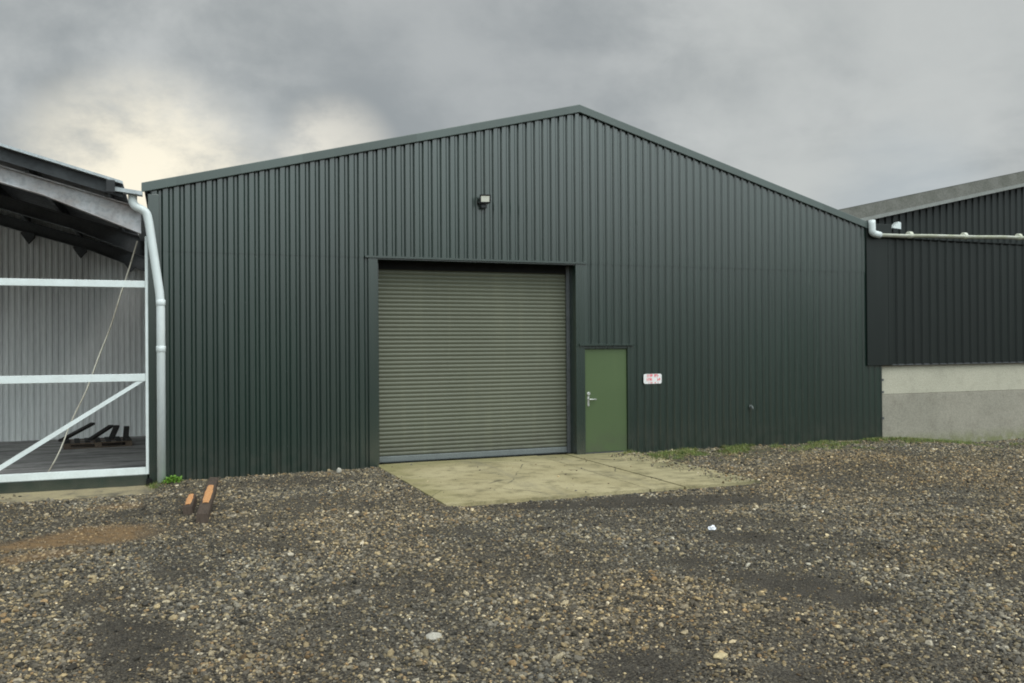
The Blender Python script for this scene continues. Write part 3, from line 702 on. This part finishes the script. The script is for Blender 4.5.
for (xa, xb) in ((14.2, 27.4), (27.4, 39.6)):
    b = MB(); P = profile(2.75, 26, pitch=.15, depth=.05, crown=.05)
    for a, c_ in zip(P, P[1:]): b.quad((xa, a[0], gz_(xa) - a[1]), (xb, a[0], gz_(xb) - a[1]), (xb, c_[0], gz_(xb) - c_[1]), (xa, c_[0], gz_(xa) - c_[1]))
    b.build('upper_roof', 'fibre', Bn)
    b = MB(); b.prism([(xa, gz_(xa) - .30), (xb, gz_(xb) - .30), (xb, gz_(xb) + .04), (xa, gz_(xa) + .04)], 2.72, 2.745); b.build('barge_board', 'fibre', Bn)
    b = MB(); b.prism([(xa, gz_(xa) - .40), (xb, gz_(xb) - .40), (xb, gz_(xb) - .302), (xa, gz_(xa) - .302)], 2.70, 2.745); b.build('barge_strip', 'fibre_edge', Bn)
# gutter: half-round trough with joints and brackets
g = MB(); seg_ = 10
for (x0, x1) in ((14.93, 21.0), (21.0, BX1)):
    ring = []
    for k in range(seg_ + 1):
        a = math.pi + math.pi * k / seg_; ring.append((-.155 + 0.075 * math.cos(a), 4.655 + .075 * math.sin(a)))
    for k in range(seg_, -1, -1):
        a = math.pi + math.pi * k / seg_; ring.append((-.155 + .067 * math.cos(a), 4.657 + .067 * math.sin(a)))
    i = len(g.v); n = len(ring); cuts = [x0 + (x1 - x0) * k / 8 for k in range(9)]
    for cidx, x in enumerate(cuts):
        dz = .006 * math.sin(x * 3.1) + .026 * (x - 15); g.v += [(x, y, z + dz) for y, z in ring]
    for c_ in range(8):
        for k in range(n): j_ = (k + 1) % n; g.f.append((i + c_ * n + k, i + c_ * n + j_, i + (c_ + 1) * n + j_, i + (c_ + 1) * n + k))
    g.f.append(tuple(range(i, i + n)))
G = g.build('gutter', 'old_gutter', Bn, True)
for x in (15.9, 17.6, 19.4):
    q = MB(); zq = 4.645 + .026 * (x - 15); q.tube([(x - .05, -.155, zq), (x - .045, -.155, zq), (x + .045, -.155, zq), (x + .05, -.155, zq)], [.060, .08, .08, .060], 16); k_ = q.build('gutter_joint', 'old_gutter'); k_.parent = G
q = MB(); q.tube(soften([(14.80, -.14, 4.96), (14.80, -.15, 4.80), (14.80, -.155, 4.66), (15.02, -.155, 4.63)], 6, .10), [.085] * 8 + [.075] * 8 if False else .078, 14); q.build('gutter_outlet', 'white_pvc', Bn, True)

SL = thing('security_light', 'small white wedge shaped lamp above the gutter on the black barn gable', 'lamp', (18.45, 2.9, 5.35))
m3 = Matrix.Translation((18.42, 2.80, 5.38))
h = MB(); h.prism([(18.24, 5.30), (18.54, 5.28), (18.54, 5.46), (18.46, 5.48), (18.38, 5.42)], 2.70, 2.86); h.build('housing', 'white_paint', SL)
h = MB(); h.box(18.40, 18.50, 2.86, 2.972, 5.33, 5.41, .01); h.build('bracket', 'black', SL)

# ------------------------------------------------------------------ litter on the yard
def timber(name, a, b_, w_, hgt, lab, patch_from, patch_to, tilt):
    a, b_ = Vector(a), Vector(b_); d = b_ - a; L = d.length
    m2 = Matrix.Translation(a) @ d.to_track_quat('X', 'Z').to_matrix().to_4x4() @ Matrix.Rotation(rad(tilt), 4, 'X')
    import bmesh
    bm = bmesh.new(); bmesh.ops.create_grid(bm, x_segments=1, y_segments=1, size=.5); bm.free()
    q = MB(); n = 14
    ring = [(-.5, 0), (-.5, .85), (-.38, 1), (.38, 1), (.5, .85), (.5, 0)]; i = 0
    for k in range(n + 1):
        x = L * k / n
        for (u, v_) in ring:
            q.v.append(tuple(m2 @ Vector((x + .02 * mnoise.noise((u * 5, v_ * 5, k)) * (k in (0, n)), u * w_ * (1 + .08 * mnoise.noise((k * .7, u * 3, 1))), v_ * hgt * (1 + .1 * mnoise.noise((k * .6, v_, u)))))))
    for k in range(n):
        for j_ in range(6): jj = (j_ + 1) % 6; q.f.append((k * 6 + j_, k * 6 + jj, (k + 1) * 6 + jj, (k + 1) * 6 + j_))
    q.f.append(tuple(range(6))); q.f.append(tuple(range(n * 6 + 5, n * 6 - 1, -1)))
    o = q.build(name, 'wood_dark'); tag(o, lab, 'timber', 'old timbers lying in front of the wall')
    f = MB(); m4 = 8; pf = [patch_from + (patch_to - patch_from) * k / m4 for k in range(m4 + 1)]
    for k, x in enumerate(pf):
        e = .36 * w_ * (.75 + .25 * math.sin(math.pi * k / m4)) + .01 * mnoise.noise((k * .9, 2, 0))
        f.v += [tuple(m2 @ Vector((x, -e, hgt * 1.02))), tuple(m2 @ Vector((x, -e * .5, hgt * 1.10))), tuple(m2 @ Vector((x, e * .5, hgt * 1.10))), tuple(m2 @ Vector((x, e, hgt * 1.02)))]
    for k in range(m4):
        for j_ in range(3): f.f.append((k * 4 + j_, k * 4 + j_ + 1, k * 4 + 5 + j_, k * 4 + 4 + j_))
    s_ = f.build('split_face', 'wood_fresh'); s_.parent = o
timber('timber_beam', (.33, -3.95, -.03), (.60, -.75, -.03), .145, .12, 'longer dark timber beam with orange split face, on gravel near the wall', .75, 2.3, 0)
timber('timber_beam', (.175, -3.3, -.03), (.25, -2.3, -.03), .12, .11, 'shorter stubby timber with orange top, left of the longer beam', .12, .98, -8)
def rock(name, m, c, r, lab, cat, sc=(1.2, .9, .6), seed=0, jag=.25):
    import bmesh
    bm = bmesh.new(); bmesh.ops.create_icosphere(bm, subdivisions=2, radius=r)
    for v_ in bm.verts:
        k = 1 + jag * mnoise.noise(v_.co / r * 1.3 + Vector((seed, 0, 0))) + .08 * mnoise.noise(v_.co / r * 4 + Vector((seed, 3, 0)))
        v_.co = Vector((v_.co.x * sc[0] * k, v_.co.y * sc[1] * k, v_.co.z * sc[2] * k)) + Vector(c)
    q = MB().add_bm(bm); o = q.build(name, m); tag(o, lab, cat); return o
rock('stone', 'stone_pale', (1.80, -9.3, .0), .055, 'largest pale rounded stone lying alone on open gravel in front of the roller door', 'stone', seed=1)
rock('stone', 'stone_tan', (3.54, -10.45, .0), .042, 'flat tan stone lying beside a dark bare patch, far from the buildings', 'stone', (1.4, .9, .45), seed=4)
rock('plastic_scrap', 'plastic_white', (5.93, -6.84, .0), .042, 'small white plastic scrap on the gravel right of the concrete apron', 'litter', (1.1, .8, .7), seed=7, jag=.5)
rock('stone', 'stone_pale', (2.68, -.35, .02), .05, 'small pinkish white stone against the foot of the green wall left of the shutter', 'stone', (.9, .8, 1.1), seed=9)

# ------------------------------------------------------------------ camera
f_, yaw, pitch, roll, H, D = 871.31, rad(21.2614), rad(.2849), rad(-.4207), 2.1692, 15.5934
fw = Vector((math.sin(yaw) * math.cos(pitch), math.cos(yaw) * math.cos(pitch), math.sin(pitch)))
r0 = Vector((math.cos(yaw), -math.sin(yaw), 0)); u0 = r0.cross(fw)
Rv = r0 * math.cos(roll) + u0 * math.sin(roll); Uv = -r0 * math.sin(roll) + u0 * math.cos(roll)
cam = bpy.data.cameras.new('camera'); co = bpy.data.objects.new('camera', cam); COL.objects.link(co)
mw = Matrix((Rv, Uv, -fw)).transposed().to_4x4(); mw.translation = Vector((0, -D, H)); co.matrix_world = mw
cam.sensor_width = 36; cam.sensor_fit = 'HORIZONTAL'; cam.lens = f_ * 36 / 1024; cam.clip_start = .1; cam.clip_end = 2000
scn.camera = co

# ------------------------------------------------------------------ sky and light
SUN_EL, SUN_AZ = rad(56), rad(155)       # azimuth from +Y clockwise: behind the camera, to its right
sd = Vector((math.sin(SUN_AZ) * math.cos(SUN_EL), math.cos(SUN_AZ) * math.cos(SUN_EL), math.sin(SUN_EL)))
sun = bpy.data.lights.new('sun', 'SUN'); so = bpy.data.objects.new('sun', sun); COL.objects.link(so)
sun.energy = 1.25; sun.angle = rad(30); sun.color = (1, .97, .92); so.rotation_euler = sd.to_track_quat('Z', 'Y').to_euler()
wd = bpy.data.worlds.new('World'); scn.world = wd; wd.use_nodes = True
t = NT(wd.node_tree); bg = t.n['Background']; out = t.n['World Output']
sky = t.node('ShaderNodeTexSky', sky_type='NISHITA'); sky.sun_disc = False; sky.sun_elevation = SUN_EL; sky.sun_rotation = SUN_AZ
t.l.new(sky.outputs[0], bg.inputs[0]); bg.inputs[1].default_value = .07
tc = t.node('ShaderNodeTexCoord'); d = tc.outputs['Generated']
sp_ = t.node('ShaderNodeSeparateXYZ', ins={0: d}); dx, dy, dz = sp_.outputs
zz = t.math('ADD', t.math('MAXIMUM', dz, 0.0), .22)
pv = t.node('ShaderNodeCombineXYZ', ins={0: t.math('DIVIDE', dx, zz), 1: t.math('DIVIDE', dy, zz), 2: .0}).outputs[0]
# cloud layer seen in perspective, soft billows warped by a coarser noise
wn = t.node('ShaderNodeTexNoise', ins={'Vector': pv, 'Scale': .9, 'Detail': 2.0})
wv = t.node('ShaderNodeVectorMath', operation='SCALE', ins={0: wn.outputs['Color'], 3: .55}).outputs[0]
pw = t.node('ShaderNodeVectorMath', operation='ADD', ins={0: pv, 1: wv}).outputs[0]
n1 = t.noise(pw, 1.15, 6, .52); n2 = t.noise(pw, 3.6, 5, .5)
n3 = t.noise(t.node('ShaderNodeVectorMath', operation='ADD', ins={0: d, 1: t.node('ShaderNodeVectorMath', operation='SCALE', ins={0: wn.outputs['Color'], 3: .12}).outputs[0]}).outputs[0], 5.5, 7, .6)
cl = t.math('ADD', t.math('ADD', t.math('MULTIPLY', n1, .44), t.math('MULTIPLY', n2, .20)), t.math('MULTIPLY', n3, .36))
col = t.mix(t.ramp(cl, .39, .61), (.35, .376, .378), (.61, .63, .615))
def spot(direction, inner, outer):
    v = Vector(direction).normalized()
    dp_ = t.node('ShaderNodeVectorMath', operation='DOT_PRODUCT', ins={0: d, 1: tuple(v)}).outputs['Value']
    return t.ramp(dp_, math.cos(rad(outer)), math.cos(rad(inner)))
def pixdir(px, py): return fw + Rv * ((px - 511.5) / f_) + Uv * ((341.5 - py) / f_)
# thinner, lit cloud low over the shed on the left and a break above the roof slope
thin = t.ramp(t.noise(t.node('ShaderNodeVectorMath', operation='MULTIPLY', ins={0: d, 1: (1, 1, 1.7)}).outputs[0], 7.5, 7, .62), .36, .62, .0, 1)
col = t.mix(t.math('MULTIPLY', spot(pixdir(150, 210), 1.0, 9.5), t.math('ADD', .34, t.math('MULTIPLY', thin, .66), True), True), col, (1.10, 1.02, .82))
col = t.mix(t.math('MULTIPLY', spot(pixdir(335, 160), .6, 4.6), t.math('ADD', .3, t.math('MULTIPLY', thin, .7), True)), col, (1.0, .95, .82))
col = t.mix(t.math('MULTIPLY', spot(pixdir(900, 205), 0, 6), .5), col, (.47, .55, .61))
col = t.mix(t.math('MULTIPLY', spot(pixdir(860, 110), 2, 14), t.ramp(n1, .3, .6, .3, .85)), col, (.58, .60, .58))
col = t.mix(t.math('MULTIPLY', spot(pixdir(470, 95), 2, 14), .5), col, (.325, .35, .36))
# the cloud behind the camera is nearer the hidden sun and brighter
back = t.math('MULTIPLY', t.ramp(dy, .2, -.55, 0, 1), t.ramp(dz, .06, .29, .0, 1))
gain = t.math('ADD', 1.0, t.math('MULTIPLY', back, 3.3))
gain = t.math('MULTIPLY', gain, t.ramp(dz, .35, .95, 1.0, 1.25))
col = t.mix(back, col, t.mix(1.0, col, (.90, 1.0, 1.02), 'MULTIPLY'))
cb = t.node('ShaderNodeBackground', ins={0: col, 1: gain})
mx = t.node('ShaderNodeMixShader', ins={0: .9}); t.l.new(bg.outputs[0], mx.inputs[1]); t.l.new(cb.outputs[0], mx.inputs[2])
t.l.new(mx.outputs[0], out.inputs['Surface'])

scn.view_settings.view_transform = 'Standard'; scn.view_settings.look = 'None'; scn.view_settings.gamma = 1; scn.view_settings.exposure = 0
scn.view_settings.use_curve_mapping = False
scn.render.engine = 'CYCLES'; scn.cycles.use_denoising = True; scn.cycles.max_bounces = 8; scn.cycles.filter_width = 1.9
print('stones', NST)
